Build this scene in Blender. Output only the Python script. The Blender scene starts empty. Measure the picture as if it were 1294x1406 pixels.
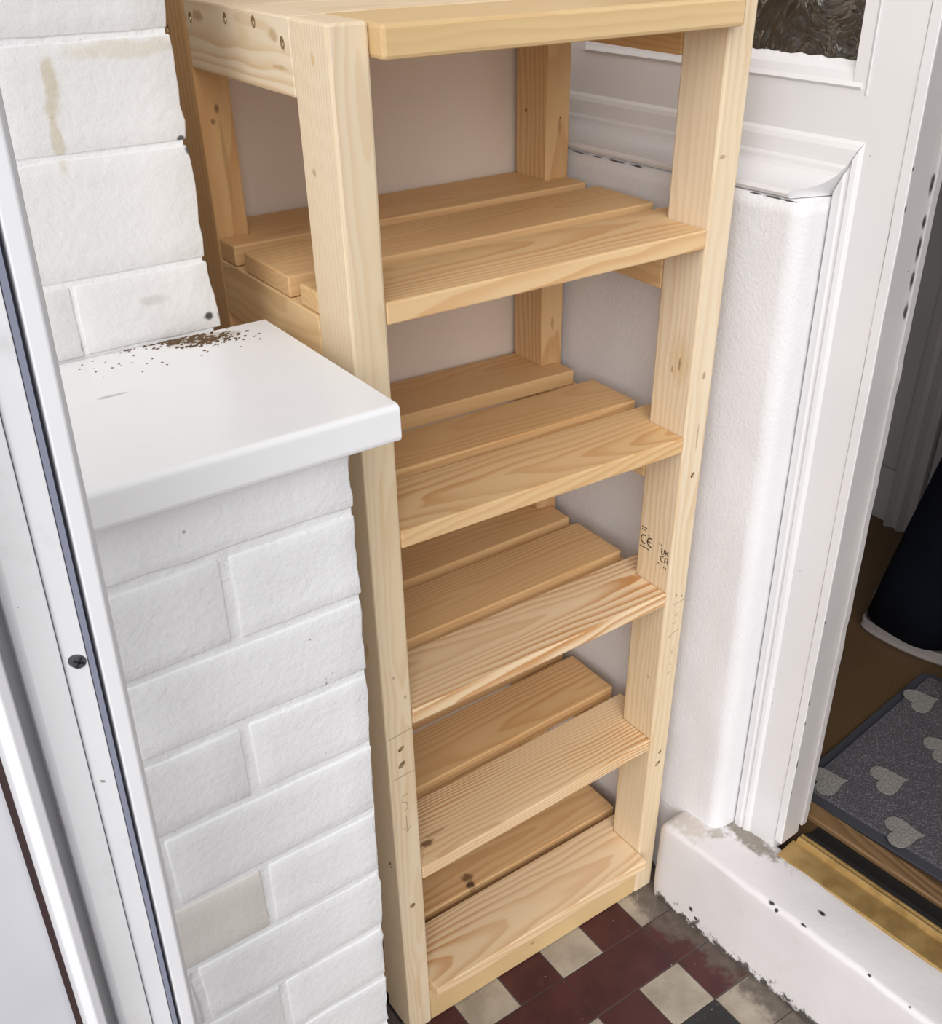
import bpy, bmesh, math, random
from mathutils import Vector, Matrix, noise
random.seed(7)
scene = bpy.context.scene
COL = scene.collection

# ------------------------------------------------------------------ camera
CX, CY, CZ = -0.4372, -0.8320, 1.4462
YAW, PITCH, ROLL = 0.6276, 0.6086, -0.0017
FPX, PPX, PPY = 1423.5, 684.35, 832.84
IW, IH = 1294.0, 1406.0
fw = Vector((math.sin(YAW)*math.cos(PITCH), math.cos(YAW)*math.cos(PITCH), -math.sin(PITCH)))
rt0 = Vector((math.cos(YAW), -math.sin(YAW), 0)); up0 = rt0.cross(fw)
rt = rt0*math.cos(ROLL) + up0*math.sin(ROLL)
up = -rt0*math.sin(ROLL) + up0*math.cos(ROLL)
cam = bpy.data.cameras.new('camera'); camo = bpy.data.objects.new('camera', cam); COL.objects.link(camo)
cam.sensor_fit = 'HORIZONTAL'; cam.sensor_width = 36.0; cam.lens = FPX/IW*36.0
cam.shift_x = (IW/2-PPX)/IW; cam.shift_y = (PPY-IH/2)/IW
cam.clip_start = 0.02
camo.matrix_world = Matrix(((rt.x, up.x, -fw.x, CX), (rt.y, up.y, -fw.y, CY), (rt.z, up.z, -fw.z, CZ), (0, 0, 0, 1)))
scene.camera = camo

# ------------------------------------------------------------------ light
world = bpy.data.worlds.new('overcast_sky'); scene.world = world; world.use_nodes = True
bg = world.node_tree.nodes['Background']; bg.inputs[0].default_value = (0.975, 0.985, 1.0, 1); bg.inputs[1].default_value = 0.62
sd = bpy.data.lights.new('soft_sun', 'SUN'); sun = bpy.data.objects.new('soft_sun', sd); COL.objects.link(sun)
sd.energy = 2.35; sd.angle = math.radians(60); sd.color = (1, 0.992, 0.985)
sun.rotation_euler = Vector((0.55, 0.63, -0.54)).to_track_quat('-Z', 'Y').to_euler()
vs = scene.view_settings
vs.view_transform = 'Standard'; vs.look = 'None'; vs.exposure = 0.39; vs.gamma = 1.0; vs.use_curve_mapping = False

# ------------------------------------------------------------------ node helpers
def new_mat(name):
    m = bpy.data.materials.new(name); m.use_nodes = True
    nt = m.node_tree; b = nt.nodes['Principled BSDF']
    return m, nt, b
def N(nt, t, **kw):
    n = nt.nodes.new(t)
    for k, v in kw.items(): setattr(n, k, v)
    return n
def setin(n, i, v, nt):
    if hasattr(v, 'is_linked') or isinstance(v, bpy.types.NodeSocket): nt.links.new(v, n.inputs[i])
    else: n.inputs[i].default_value = v
def math_(nt, op, a, b=0.0, c=None, clamp=False):
    n = N(nt, 'ShaderNodeMath', operation=op); n.use_clamp = clamp
    setin(n, 0, a, nt); setin(n, 1, b, nt)
    if c is not None: setin(n, 2, c, nt)
    return n.outputs[0]
def mix(nt, f, a, b):
    n = N(nt, 'ShaderNodeMix', data_type='RGBA')
    setin(n, 0, f, nt)
    for i, v in ((6, a), (7, b)):
        if isinstance(v, tuple): v = (*v[:3], 1)
        setin(n, i, v, nt)
    return n.outputs[2]
def vmath(nt, op, a, b):
    n = N(nt, 'ShaderNodeVectorMath', operation=op); setin(n, 0, a, nt); setin(n, 1, b, nt)
    return n.outputs['Value'] if op == 'LENGTH' else n.outputs[0]
def noise_(nt, vec, scale, detail=3.0, rough=0.5, dist=0.0):
    n = N(nt, 'ShaderNodeTexNoise'); nt.links.new(vec, n.inputs['Vector'])
    n.inputs['Scale'].default_value = scale; n.inputs['Detail'].default_value = detail
    n.inputs['Roughness'].default_value = rough; n.inputs['Distortion'].default_value = dist
    return n.outputs[0]
def maprange(nt, v, a, b, c=0.0, d=1.0):
    n = N(nt, 'ShaderNodeMapRange'); n.interpolation_type = 'SMOOTHSTEP'
    for i, q in enumerate((v, a, b, c, d)): setin(n, i, q, nt)
    return n.outputs[0]
def spots(nt, col, vec, lst, wob=0.35, wscale=120.0):
    """lst of (centre, radii, colour, strength): stains, knots and chips with a shape of their own"""
    if not lst: return col
    nn = N(nt, 'ShaderNodeTexNoise'); nt.links.new(vec, nn.inputs['Vector']); nn.inputs['Scale'].default_value = wscale
    nn.inputs['Detail'].default_value = 3
    w = math_(nt, 'MULTIPLY', math_(nt, 'SUBTRACT', nn.outputs[0], 0.5), wob*4)
    for c, r, colr, st in lst:
        d = vmath(nt, 'SUBTRACT', vec, tuple(c))
        d = vmath(nt, 'MULTIPLY', d, tuple(1.0/q for q in r))
        ln = math_(nt, 'ADD', vmath(nt, 'LENGTH', d, (0, 0, 0)), w)
        col = mix(nt, maprange(nt, ln, 1.15, 0.45, 0.0, st), col, colr)
    return col
def bump(nt, b, h, strength, dist):
    n = N(nt, 'ShaderNodeBump'); n.inputs['Strength'].default_value = strength; n.inputs['Distance'].default_value = dist
    nt.links.new(h, n.inputs['Height']); nt.links.new(n.outputs[0], b.inputs['Normal'])

def paint(name, colr, rough=0.5, bsc=60.0, bst=0.25, bd=0.002, var=0.05, dirt=0.0, dirtcol=(0.35, 0.31, 0.27), sp=(), speck=0.0, wscale=120.0, wob=0.35):
    m, nt, b = new_mat(name)
    tc = N(nt, 'ShaderNodeNewGeometry').outputs['Position']
    n1 = noise_(nt, tc, 6.0, 4.0)
    c2 = tuple(max(0, q*(1-var*2)) for q in colr)
    col = mix(nt, maprange(nt, n1, 0.3, 0.7), colr, c2)
    if dirt > 0:
        n2 = noise_(nt, tc, 22.0, 6.0, 0.65)
        col = mix(nt, maprange(nt, n2, 0.55, 0.8, 0.0, dirt), col, dirtcol)
    if speck > 0:
        n3 = noise_(nt, tc, 95.0, 2.0, 0.5)
        col = mix(nt, maprange(nt, n3, 0.765, 0.785, 0.0, speck), col, (0.06, 0.055, 0.05))
    col = spots(nt, col, tc, sp, wscale=wscale, wob=wob)
    nt.links.new(col, b.inputs['Base Color'])
    b.inputs['Roughness'].default_value = rough
    if bst > 0: bump(nt, b, noise_(nt, tc, bsc, 5.0, 0.6), bst, bd)
    return m
def plain(name, colr, rough=0.5, metal=0.0):
    m, nt, b = new_mat(name); b.inputs['Base Color'].default_value = (*colr, 1)
    b.inputs['Roughness'].default_value = rough; b.inputs['Metallic'].default_value = metal
    return m

WOODN = [0]
def wood(axis, grain=0.5, light=(0.70, 0.48, 0.26), dark=(0.48, 0.23, 0.08), pith=None, tilt=None, spacing=0.0065, knots=(), centre=(0, 0, 0), warm=0.0):
    """pine: growth rings around a slightly tilted pith line, along the board's own length"""
    WOODN[0] += 1
    R = random.Random(WOODN[0]*13+5)
    m, nt, b = new_mat('pine_%02d' % WOODN[0])
    tc = N(nt, 'ShaderNodeTexCoord').outputs['Object']
    sep = N(nt, 'ShaderNodeSeparateXYZ'); nt.links.new(tc, sep.inputs[0])
    X, Y, Z = sep.outputs
    L, A, B = {'x': (X, Y, Z), 'y': (Y, X, Z), 'z': (Z, X, Y)}[axis]
    if pith is None: pith = (R.uniform(-.03, .03), R.choice((-1, 1))*R.uniform(.025, .05))
    if tilt is None: tilt = (R.uniform(-.03, .03), R.uniform(-.05, .05))
    cmb = N(nt, 'ShaderNodeCombineXYZ')
    nt.links.new(math_(nt, 'MULTIPLY_ADD', L, 0.22, R.uniform(0, 9)), cmb.inputs[0])
    nt.links.new(A, cmb.inputs[1]); nt.links.new(B, cmb.inputs[2])
    nz = math_(nt, 'SUBTRACT', noise_(nt, cmb.outputs[0], 17.0, 2.0, 0.5), 0.5)
    nz2 = math_(nt, 'SUBTRACT', noise_(nt, cmb.outputs[0], 60.0, 2.0, 0.5), 0.5)
    a = math_(nt, 'ADD', math_(nt, 'MULTIPLY_ADD', L, tilt[0], A), -pith[0])
    c = math_(nt, 'ADD', math_(nt, 'MULTIPLY_ADD', L, tilt[1], B), -pith[1])
    r = math_(nt, 'SQRT', math_(nt, 'ADD', math_(nt, 'MULTIPLY', a, a), math_(nt, 'MULTIPLY', c, c)))
    r = math_(nt, 'MULTIPLY_ADD', nz, 0.022, r); r = math_(nt, 'MULTIPLY_ADD', nz2, 0.003, r)
    fr = math_(nt, 'FRACT', math_(nt, 'DIVIDE', r, spacing))
    ring = math_(nt, 'MULTIPLY', maprange(nt, fr, 0.25, 0.86), maprange(nt, fr, 1.0, 0.9))
    # fibre
    c2 = N(nt, 'ShaderNodeCombineXYZ')
    nt.links.new(math_(nt, 'MULTIPLY', L, 6.0), c2.inputs[0]); nt.links.new(math_(nt, 'MULTIPLY', A, 420.0), c2.inputs[1]); nt.links.new(math_(nt, 'MULTIPLY', B, 420.0), c2.inputs[2])
    fib = noise_(nt, c2.outputs[0], 1.0, 3.0, 0.6)
    mod = maprange(nt, noise_(nt, cmb.outputs[0], 9.0, 2.0), 0.35, 0.65, 0.35, 1.0)
    f = math_(nt, 'MULTIPLY', math_(nt, 'MULTIPLY', ring, mod), grain, clamp=True)
    f = math_(nt, 'ADD', f, math_(nt, 'MULTIPLY', math_(nt, 'SUBTRACT', fib, 0.45), 0.28), clamp=True)
    tone = maprange(nt, noise_(nt, cmb.outputs[0], 5.0, 2.0), 0.3, 0.7)
    base = mix(nt, tone, light, tuple(l*q for l, q in zip(light, (0.93, 0.89, 0.80))))
    if warm: base = mix(nt, warm, base, (0.60, 0.335, 0.125))
    col = mix(nt, f, base, dark)
    ks = []
    for k in knots:
        p, rad, colr = k[:3]
        st = k[3] if len(k) > 3 else 0.85
        ks.append((tuple(p[i]-centre[i] for i in range(3)), rad, colr, st))
    col = spots(nt, col, tc, ks, wob=0.22, wscale=160)
    nt.links.new(col, b.inputs['Base Color'])
    b.inputs['Roughness'].default_value = 0.52
    b.inputs['Specular IOR Level'].default_value = 0.35
    bump(nt, b, fib, 0.12, 0.0006)
    return m

# ------------------------------------------------------------------ mesh helpers
def link(name, me, mat, parent=None, origin=None, smooth=False):
    """mesh in world coordinates -> object with its origin at the bounding-box centre"""
    if origin is None:
        vs_ = [v.co for v in me.vertices]
        origin = Vector([(min(v[i] for v in vs_)+max(v[i] for v in vs_))/2 for i in range(3)])
    origin = Vector(origin)
    me.transform(Matrix.Translation(-origin)); me.update()
    o = bpy.data.objects.new(name, me); COL.objects.link(o)
    w = origin
    if parent is not None:
        o.parent = parent; w = origin - wloc(parent)
    o.location = w
    if mat is not None: me.materials.append(mat)
    if smooth:
        for p in me.polygons: p.use_smooth = True
    return o
def wloc(o):
    v = Vector(o.location)
    while o.parent is not None: o = o.parent; v = v + Vector(o.location)
    return v
def bm_mesh(bm, name):
    bmesh.ops.recalc_face_normals(bm, faces=bm.faces[:])
    me = bpy.data.meshes.new(name); bm.to_mesh(me); bm.free(); return me
def bevel(bm, w, seg=2):
    if w > 0: bmesh.ops.bevel(bm, geom=bm.edges[:], offset=w, segments=seg, profile=0.5, affect='EDGES', clamp_overlap=True)
def prism_bm(poly, lo, hi, axis='z', fn=None, bev=0.0, seg=2):
    """polygon in the two other axes extruded along axis"""
    bm = bmesh.new()
    def mk(p, h):
        if axis == 'z': return Vector((p[0], p[1], h))
        if axis == 'y': return Vector((p[0], h, p[1]))
        return Vector((h, p[0], p[1]))
    a = [bm.verts.new(mk(p, lo)) for p in poly]; b = [bm.verts.new(mk(p, hi)) for p in poly]
    n = len(poly)
    bm.faces.new(a); bm.faces.new(b[::-1])
    for i in range(n): bm.faces.new((a[i], a[(i+1) % n], b[(i+1) % n], b[i]))
    bmesh.ops.recalc_face_normals(bm, faces=bm.faces[:])
    bevel(bm, bev, seg)
    if fn:
        for v in bm.verts: v.co = fn(v.co)
    return bm
def box_bm(x0, x1, y0, y1, z0, z1, bev=0.0, fn=None, seg=2):
    return prism_bm([(x0, y0), (x1, y0), (x1, y1), (x0, y1)], z0, z1, 'z', fn, bev, seg)
def box(name, x0, x1, y0, y1, z0, z1, mat, parent=None, bev=0.0015, fn=None, smooth=False):
    return link(name, bm_mesh(box_bm(x0, x1, y0, y1, z0, z1, bev, fn), name), mat, parent, smooth=smooth)
def prism(name, poly, lo, hi, mat, parent=None, axis='z', fn=None, bev=0.0, smooth=False, seg=2):
    return link(name, bm_mesh(prism_bm(poly, lo, hi, axis, fn, bev, seg), name), mat, parent, smooth=smooth)
def tag(o, label=None, cat=None, kind=None, group=None):
    if label: o['label'] = label
    if cat: o['category'] = cat
    if kind: o['kind'] = kind
    if group: o['group'] = group
    return o
def empty(name, loc):
    o = bpy.data.objects.new(name, None); COL.objects.link(o); o.location = loc; o.empty_display_size = 0.1
    return o
def subdiv_noise(bm, cuts, amp, freq, seed=0.0):
    bmesh.ops.subdivide_edges(bm, edges=bm.edges[:], cuts=cuts, use_grid_fill=True)
    for v in bm.verts:
        p = v.co*freq + Vector((seed, seed*1.7, -seed))
        v.co += Vector(noise.noise_vector(p))*amp

# right wall frame: u towards the viewer along the wall, w into the wall, the old wall leans slightly
WA = math.atan(0.08); WO = Vector((0.533, 0, 0))
WU = Vector((math.sin(WA), -math.cos(WA), 0)); WN = Vector((math.cos(WA), math.sin(WA), 0))
def RW(u, w, z, lean=True):
    if lean: u = u - 0.022*(z-0.18)
    return WO + WU*u + WN*w + Vector((0, 0, z))
def rw(co): return RW(co.x, co.y, co.z)
def rwn(co): return RW(co.x, co.y, co.z, False)

# ------------------------------------------------------------------ setting: floor
GRID = 0.085; GX0 = 0.081; GY0 = -0.0615
m_grout = paint('grout', (0.09, 0.065, 0.06), 0.9, 200, 0.4)
floor = box('floor', -1.2, 0.60, -2.2, 0.40, -0.06, -0.0015, m_grout, bev=0)
tag(floor, 'porch floor bed under red, cream and black quarry tiles', kind='structure')
def tile_mat(name, colr, rough, blot):
    m, nt, b = new_mat(name)
    pos = N(nt, 'ShaderNodeNewGeometry').outputs['Position']
    n1 = noise_(nt, pos, 14.0, 5.0, 0.6)
    col = mix(nt, maprange(nt, n1, 0.35, 0.7), colr, tuple(q*blot for q in colr))
    n2 = noise_(nt, pos, 300.0, 2.0)
    col = mix(nt, maprange(nt, n2, 0.55, 0.75, 0, 0.18), col, (0.05, 0.04, 0.04))
    # old cement and grime that crept out from the foot of the step (its own ragged edge)
    sep = N(nt, 'ShaderNodeSeparateXYZ'); nt.links.new(pos, sep.inputs[0])
    dl = math_(nt, 'SUBTRACT', math_(nt, 'MULTIPLY_ADD', sep.outputs[1], -0.08, 0.481), sep.outputs[0])
    wob = math_(nt, 'SUBTRACT', noise_(nt, pos, 17.0, 6.0, 0.65), 0.5)
    e = math_(nt, 'MULTIPLY_ADD', wob, 0.16, dl)
    col = mix(nt, maprange(nt, e, 0.050, 0.015, 0, 0.92), col, mix(nt, noise_(nt, pos, 60.0, 5.0), (0.045, 0.036, 0.03), (0.17, 0.135, 0.11)))
    n3 = noise_(nt, pos, 160.0, 1.0)
    col = mix(nt, maprange(nt, n3, 0.77, 0.79, 0, 0.8), col, (0.55, 0.5, 0.45))
    nt.links.new(col, b.inputs['Base Color']); b.inputs['Roughness'].default_value = rough
    bump(nt, b, noise_(nt, pos, 90.0, 5.0), 0.12, 0.001)
    return m
m_red = tile_mat('red_tile', (0.068, 0.0175, 0.0175), 0.5, 0.6)
m_cream = tile_mat('cream_tile', (0.40, 0.345, 0.275), 0.5, 0.70)
m_black = tile_mat('black_tile', (0.022, 0.021, 0.022), 0.4, 0.7)
tile_cache = {}
def tile(ix, iy, mat, wide=1):
    key = (mat.name, wide, (ix*7+iy*3) % 3)
    x0 = GX0+ix*GRID; y1 = GY0-iy*GRID+GRID
    g = 0.0009
    if key not in tile_cache:
        bm = box_bm(g, GRID*wide-g, -GRID+g, -g, -0.010, 0.0, 0.0009, seg=1)
        me = bm_mesh(bm, 'tile'); me.materials.append(mat); tile_cache[key] = me
    o = bpy.data.objects.new('tile', tile_cache[key]); COL.objects.link(o)
    o.parent = floor; o.location = Vector((x0, y1, 0.0006*math.sin(ix*3.1+iy*1.7)-0.0006)) - wloc(floor)
    o.rotation_euler = (0.003*math.sin(ix*5+iy), 0.003*math.cos(iy*4+ix), 0)
for iy in range(-3, 14):
    row = iy % 4
    ix = -5
    while ix <= 5:
        if GX0+ix*GRID > 0.56: break
        if row in (1,):
            tile(ix-1 if ix == -5 else ix, iy, m_red, 1) if ix % 2 else tile(ix, iy, m_red, 2)
            ix += 1 if ix % 2 else 2
            continue
        if row == 0: mt = m_cream if ix % 2 == 0 else m_red
        elif row == 2: mt = m_cream if ix % 2 == 1 else m_red
        else: mt = m_black if ix % 2 == 1 else (m_cream if ix % 4 == 0 else m_red)
        tile(ix, iy, mt); ix += 1

# ------------------------------------------------------------------ setting: back wall and brick wall on the left
m_back = paint('back_wall_paint', (0.78, 0.675, 0.585), 0.75, 45, 0.25, 0.003, 0.04)
wb = box('wall_back', -1.1, 0.66, 0.372, 0.50, -0.05, 2.45, m_back, bev=0)
tag(wb, 'pinkish white plaster wall behind the shelving unit', kind='structure')

UPY = 0.135; LOY = -0.100
brown = (0.30, 0.20, 0.09)
m_brick = paint('brick_paint', (0.88, 0.875, 0.88), 0.55, 110, 0.55, 0.0025, 0.03, dirt=0.16, dirtcol=(0.52, 0.49, 0.47), speck=0.55)
blk = (0.03, 0.028, 0.025)
m_brick_up = paint('brick_paint_stained', (0.80, 0.785, 0.775), 0.55, 90, 0.40, 0.003, 0.03, dirt=0.16, dirtcol=(0.55, 0.53, 0.48), speck=0.4, wscale=70, wob=0.3, sp=[
    ((-0.183, UPY, 1.315), (0.007, 0.03, 0.03), (0.55, 0.45, 0.28), 0.6), ((-0.188, UPY, 1.275), (0.006, 0.03, 0.035), (0.55, 0.45, 0.28), 0.55),
    ((-0.12, UPY, 1.335), (0.055, 0.03, 0.008), (0.62, 0.55, 0.40), 0.5),
    ((-0.082, UPY, 1.262), (0.004, 0.03, 0.003), blk, 0.9), ((-0.077, UPY, 1.252), (0.003, 0.03, 0.005), blk, 0.9),
    ((-0.074, UPY, 1.14), (0.003, 0.03, 0.016), blk, 0.9), ((-0.083, UPY, 1.102), (0.006, 0.03, 0.005), blk, 0.95),
    ((-0.070, UPY, 1.102), (0.006, 0.03, 0.008), (0.10, 0.08, 0.05), 0.9), ((-0.206, UPY, 1.098), (0.004, 0.03, 0.006), blk, 0.8),
    ((-0.135, UPY, 1.127), (0.016, 0.03, 0.006), (0.5, 0.48, 0.44), 0.5)])
m_stain = paint('brick_bare_patch', (0.83, 0.785, 0.735), 0.6, 90, 0.4, 0.0025, 0.06, dirt=0.45, dirtcol=(0.62, 0.52, 0.45), speck=0.3)
m_mortar = paint('mortar_paint', (0.87, 0.865, 0.865), 0.6, 110, 0.6, 0.003, 0.03, dirt=0.15, dirtcol=(0.5, 0.47, 0.44), speck=0.5)
def lower_end(z): return -0.066 - 0.024*max(0, (0.95-z))**1.3*1.15
bm = bmesh.new()
def add_bm(dst, src):
    me = bpy.data.meshes.new('t'); src.to_mesh(me); src.free(); dst.from_mesh(me); bpy.data.meshes.remove(me)
def mortar_lo(co):
    c = co.copy()
    if c.x > -0.3: c.x = lower_end(c.z)-0.0012 + 0.0014*noise.noise(c*60)
    if c.y < 0: c.y += 0.0012*noise.noise(c*40)
    return c
core = box_bm(-1.1, -0.07, LOY+0.0019, 0.371, -0.03, 1.0525)
for z in [i*0.02 for i in range(1, 53)]:
    bmesh.ops.bisect_plane(core, geom=core.verts[:]+core.edges[:]+core.faces[:], plane_co=(0, 0, z), plane_no=(0, 0, 1))
for v in core.verts: v.co = mortar_lo(v.co)
add_bm(bm, core)
core = box_bm(-1.1, -0.0805, UPY+0.0012, 0.371, 1.05, 2.45)
add_bm(bm, core)
wl = link('wall_left', bm_mesh(bm, 'wall_left'), m_mortar)
tag(wl, 'white painted brick wall with a low front part carrying the sill', kind='structure')
def brick(x0, x1, y, z0, z1, mat, seed, depth=0.10, endfn=None, bv=0.0022):
    bm = box_bm(x0, x1, y, y+depth, z0, z1, bv, seg=2)
    bmesh.ops.subdivide_edges(bm, edges=[e for e in bm.edges if e.calc_length() > 0.04 and abs(e.verts[0].co.y-e.verts[1].co.y) < 0.02], cuts=5, use_grid_fill=True)
    for v in bm.verts:
        c = v.co
        a = (0.0016 if bv > 0.002 else 0.0009) if c.y < y+0.01 else 0.0008
        d = Vector(noise.noise_vector(c*28+Vector((seed, 0, seed))))*a + Vector(noise.noise_vector(c*90))*a*0.6
        if endfn and c.x > x1-0.012:
            c.x += endfn(c.z) - x1 + 0.0034*noise.noise(c*45) + 0.0016*noise.noise(c*130)
        v.co = c + d
    link('brick', bm_mesh(bm, 'brick'), mat, wl, smooth=True)
zj = [1.0525, 0.986, 0.893, 0.803, 0.709, 0.612, 0.516, 0.42, 0.325, 0.23, 0.135, 0.04, -0.02]
jx = [0, -0.191, 0, -0.200, 0, -0.207, 0, -0.211, 0, -0.213, 0, -0.215]
for i in range(12):
    z1 = zj[i]-0.0042; z0 = zj[i+1]+0.0038
    if i == 0: z1 = 1.052
    zc = (z0+z1)/2
    e = lower_end(zc)
    edges = [e]
    if jx[i]: edges.append(jx[i])
    else: edges.append(-0.300)
    while edges[-1] > -0.72: edges.append(edges[-1]-0.225)
    for k in range(len(edges)-1):
        x1 = edges[k]-(0.0045 if k else 0); x0 = edges[k+1]+0.0045
        mt = m_stain if (i == 5 and k == 1) else m_brick
        brick(x0, x1, LOY, z0, z1, mt, i*3.7+k*1.3, endfn=lower_end if k == 0 else None)
zu = [1.089, 1.155, 1.258, 1.345, 1.435, 1.525, 1.615, 1.705, 1.795]
jo = [-0.205, -0.300, -0.235, -0.290, -0.2, -0.3, -0.2, -0.3]
def upper_end(z): return -0.0775 + (0.007*max(0, 1.15-z)/0.06)
for i in range(8):
    z0 = zu[i]+(0.0022 if i else 0.0); z1 = zu[i+1]-0.0022
    edges = [-0.0775, jo[i], jo[i]-0.225, jo[i]-0.45]
    for k in range(3):
        brick(edges[k+1]+0.002, edges[k]-(0.002 if k else 0), UPY, z0, z1, m_brick_up, i*5.1+k*2.3+50, endfn=upper_end if k == 0 else None, bv=0.0014)

# sill on the low brick wall
m_sill = paint('sill_plastic', (0.85, 0.845, 0.85), 0.32, 40, 0.06, 0.001, 0.02, dirt=0.10, dirtcol=(0.52, 0.47, 0.42), wscale=60, wob=0.35, sp=[
    ((-0.215, 0.036, 1.087), (0.016, 0.003, 0.02), (0.35, 0.32, 0.28), 0.7),
    ((-0.10, 0.118, 1.087), (0.040, 0.016, 0.02), (0.32, 0.22, 0.13), 0.55),
    ((-0.20, 0.141, 1.087), (0.06, 0.006, 0.02), (0.40, 0.34, 0.28), 0.45)])
sillp = [(UPY-0.0015, 1.0535), (UPY-0.0015, 1.087)]
for k in range(7):
    a = math.pi/2+k*math.pi/12
    sillp.append((-0.1200+0.0055*math.cos(a), 1.0815+0.0055*math.sin(a)))
sillp += [(-0.1260, 1.058)]
for k in range(4):
    a = math.pi+k*math.pi/6
    sillp.append((-0.1225+0.003*math.cos(a), 1.0565+0.003*math.sin(a)))
sill = prism('window_sill', sillp, -1.0, -0.0265, m_sill, axis='x', bev=0.0015, smooth=False)
tag(sill, 'thick white window sill on the low brick wall, dirt at its back corner', 'sill')

m_dirt = paint('dirt_crumbs', (0.13, 0.075, 0.035), 0.95, 300, 0.3)
bm = bmesh.new()
R = random.Random(3)
for k in range(330):
    t = R.random()
    x = R.gauss(-0.108, 0.021); y = 0.120+R.gauss(0, 0.009)-(x+0.108)*0.35
    if k > 285: x = R.uniform(-0.22, -0.05); y = R.uniform(0.07, 0.133)
    y = min(y, 0.131)
    s = R.uniform(0.0003, 0.0008) if k > 285 else R.uniform(0.0004, 0.0015)
    mtx = Matrix.Translation((x, y, 1.0872+s*0.2)) @ Matrix.Rotation(R.uniform(-.6, .9), 4, 'Z') @ Matrix.Diagonal((s*R.uniform(1.0, 3.2), s, s*0.6, 1))
    bmesh.ops.create_icosphere(bm, subdivisions=1, radius=1.0, matrix=mtx)
dirt = link('dirt_crumbs', bm_mesh(bm, 'dirt_crumbs'), m_dirt)
tag(dirt, 'scatter of brown dirt crumbs in the back corner of the white sill', 'dirt', kind='stuff')

# ------------------------------------------------------------------ setting: right wall, window frame, step, hall
PC = [((RW(u_, 0.0, 1.1552)), (0.004, r_*1.5, 0.0010), (0.03, 0.027, 0.025), 0.95) for u_, r_ in ((-0.31, 0.008), (-0.27, 0.012), (-0.235, 0.006), (-0.20, 0.012), (-0.165, 0.009), (0.02, 0.006), (0.045, 0.012), (0.066, 0.010), (0.078, 0.006))] + [((RW(0.0882, 0.055, z_)), (0.0055, 0.004, r_*1.5), (0.03, 0.027, 0.025), 0.95) for z_, r_ in ((1.14, 0.012), (1.09, 0.010), (1.03, 0.016), (0.985, 0.010), (0.93, 0.016), (0.905, 0.020), (0.83, 0.010), (0.74, 0.014), (0.66, 0.010), (0.60, 0.014), (0.50, 0.012), (0.43, 0.016), (0.35, 0.012), (0.29, 0.014), (0.24, 0.008))]
m_plaster = paint('rough_plaster', (0.74, 0.725, 0.735), 0.7, 230, 0.34, 0.003, 0.02, dirt=0.05, dirtcol=(0.6, 0.58, 0.56), speck=0.0, sp=PC, wob=0.2, wscale=160)
m_gloss = paint('white_gloss', (0.71, 0.695, 0.70), 0.3, 30, 0.12, 0.0015, 0.02, dirt=0.04, dirtcol=(0.62, 0.60, 0.57), speck=0.35)
m_gap = plain('dark_gap', (0.02, 0.018, 0.016), 0.9)
bm = bmesh.new()
# plaster infill: front face, rounded corner, return, with an uneven hand-made surface
prof = [(-0.40, 0.0)]
nst = 26
prof = [(-0.42+(0.066+0.42)*k/nst, 0.0) for k in range(nst+1)]
for k in range(1, 6):
    a = k/5*math.pi/2*0.93
    prof.append((0.066+0.020*math.sin(a), 0.020*(1-math.cos(a))))
prof += [(0.0872, 0.026), (0.0880, 0.058)]
nz = 60
rows = []
for j in range(nz+1):
    z = 0.165+(1.1555-0.165)*j/nz
    rows.append([bm.verts.new((u+(0.0013*noise.noise(Vector((7, w*90, z*60))) if u > 0.085 else 0), w+0.0022*noise.noise(Vector((u*16, w*16, z*9)))+0.0012*noise.noise(Vector((u*50, w*50, z*50))), z)) for u, w in prof])
for j in range(nz):
    for k in range(len(prof)-1):
        bm.faces.new((rows[j][k], rows[j][k+1], rows[j+1][k+1], rows[j+1][k]))
top = [bm.verts.new((u, 0.06, 1.1555)) for u, w in prof]
for k in range(len(prof)-1): bm.faces.new((rows[nz][k], rows[nz][k+1], top[k+1], top[k]))
for v in bm.verts: v.co = rw(v.co)
wr = link('wall_right', bm_mesh(bm, 'wall_right'), m_plaster, smooth=True)
tag(wr, 'rough white plaster panel beside the shelving unit, below the window', kind='structure')
# masonry behind the plaster and round the hall doorway
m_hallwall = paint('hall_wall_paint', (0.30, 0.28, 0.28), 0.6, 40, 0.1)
wcore = bmesh.new()
for (u0, u1, z0, z1) in ((-0.46, 0.150, -0.05, 1.20), (-0.46, -0.34, 1.2, 2.45), (-0.46, 1.9, 2.02, 2.45), (1.02, 1.9, -0.05, 2.02)):
    add_bm(wcore, box_bm(u0, u1, 0.062, 0.118, z0, z1))
for v in wcore.verts: v.co = rwn(v.co)
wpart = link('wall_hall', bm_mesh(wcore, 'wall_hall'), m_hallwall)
tag(wpart, 'wall between porch and hall around the window and doorway', kind='structure')

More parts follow.
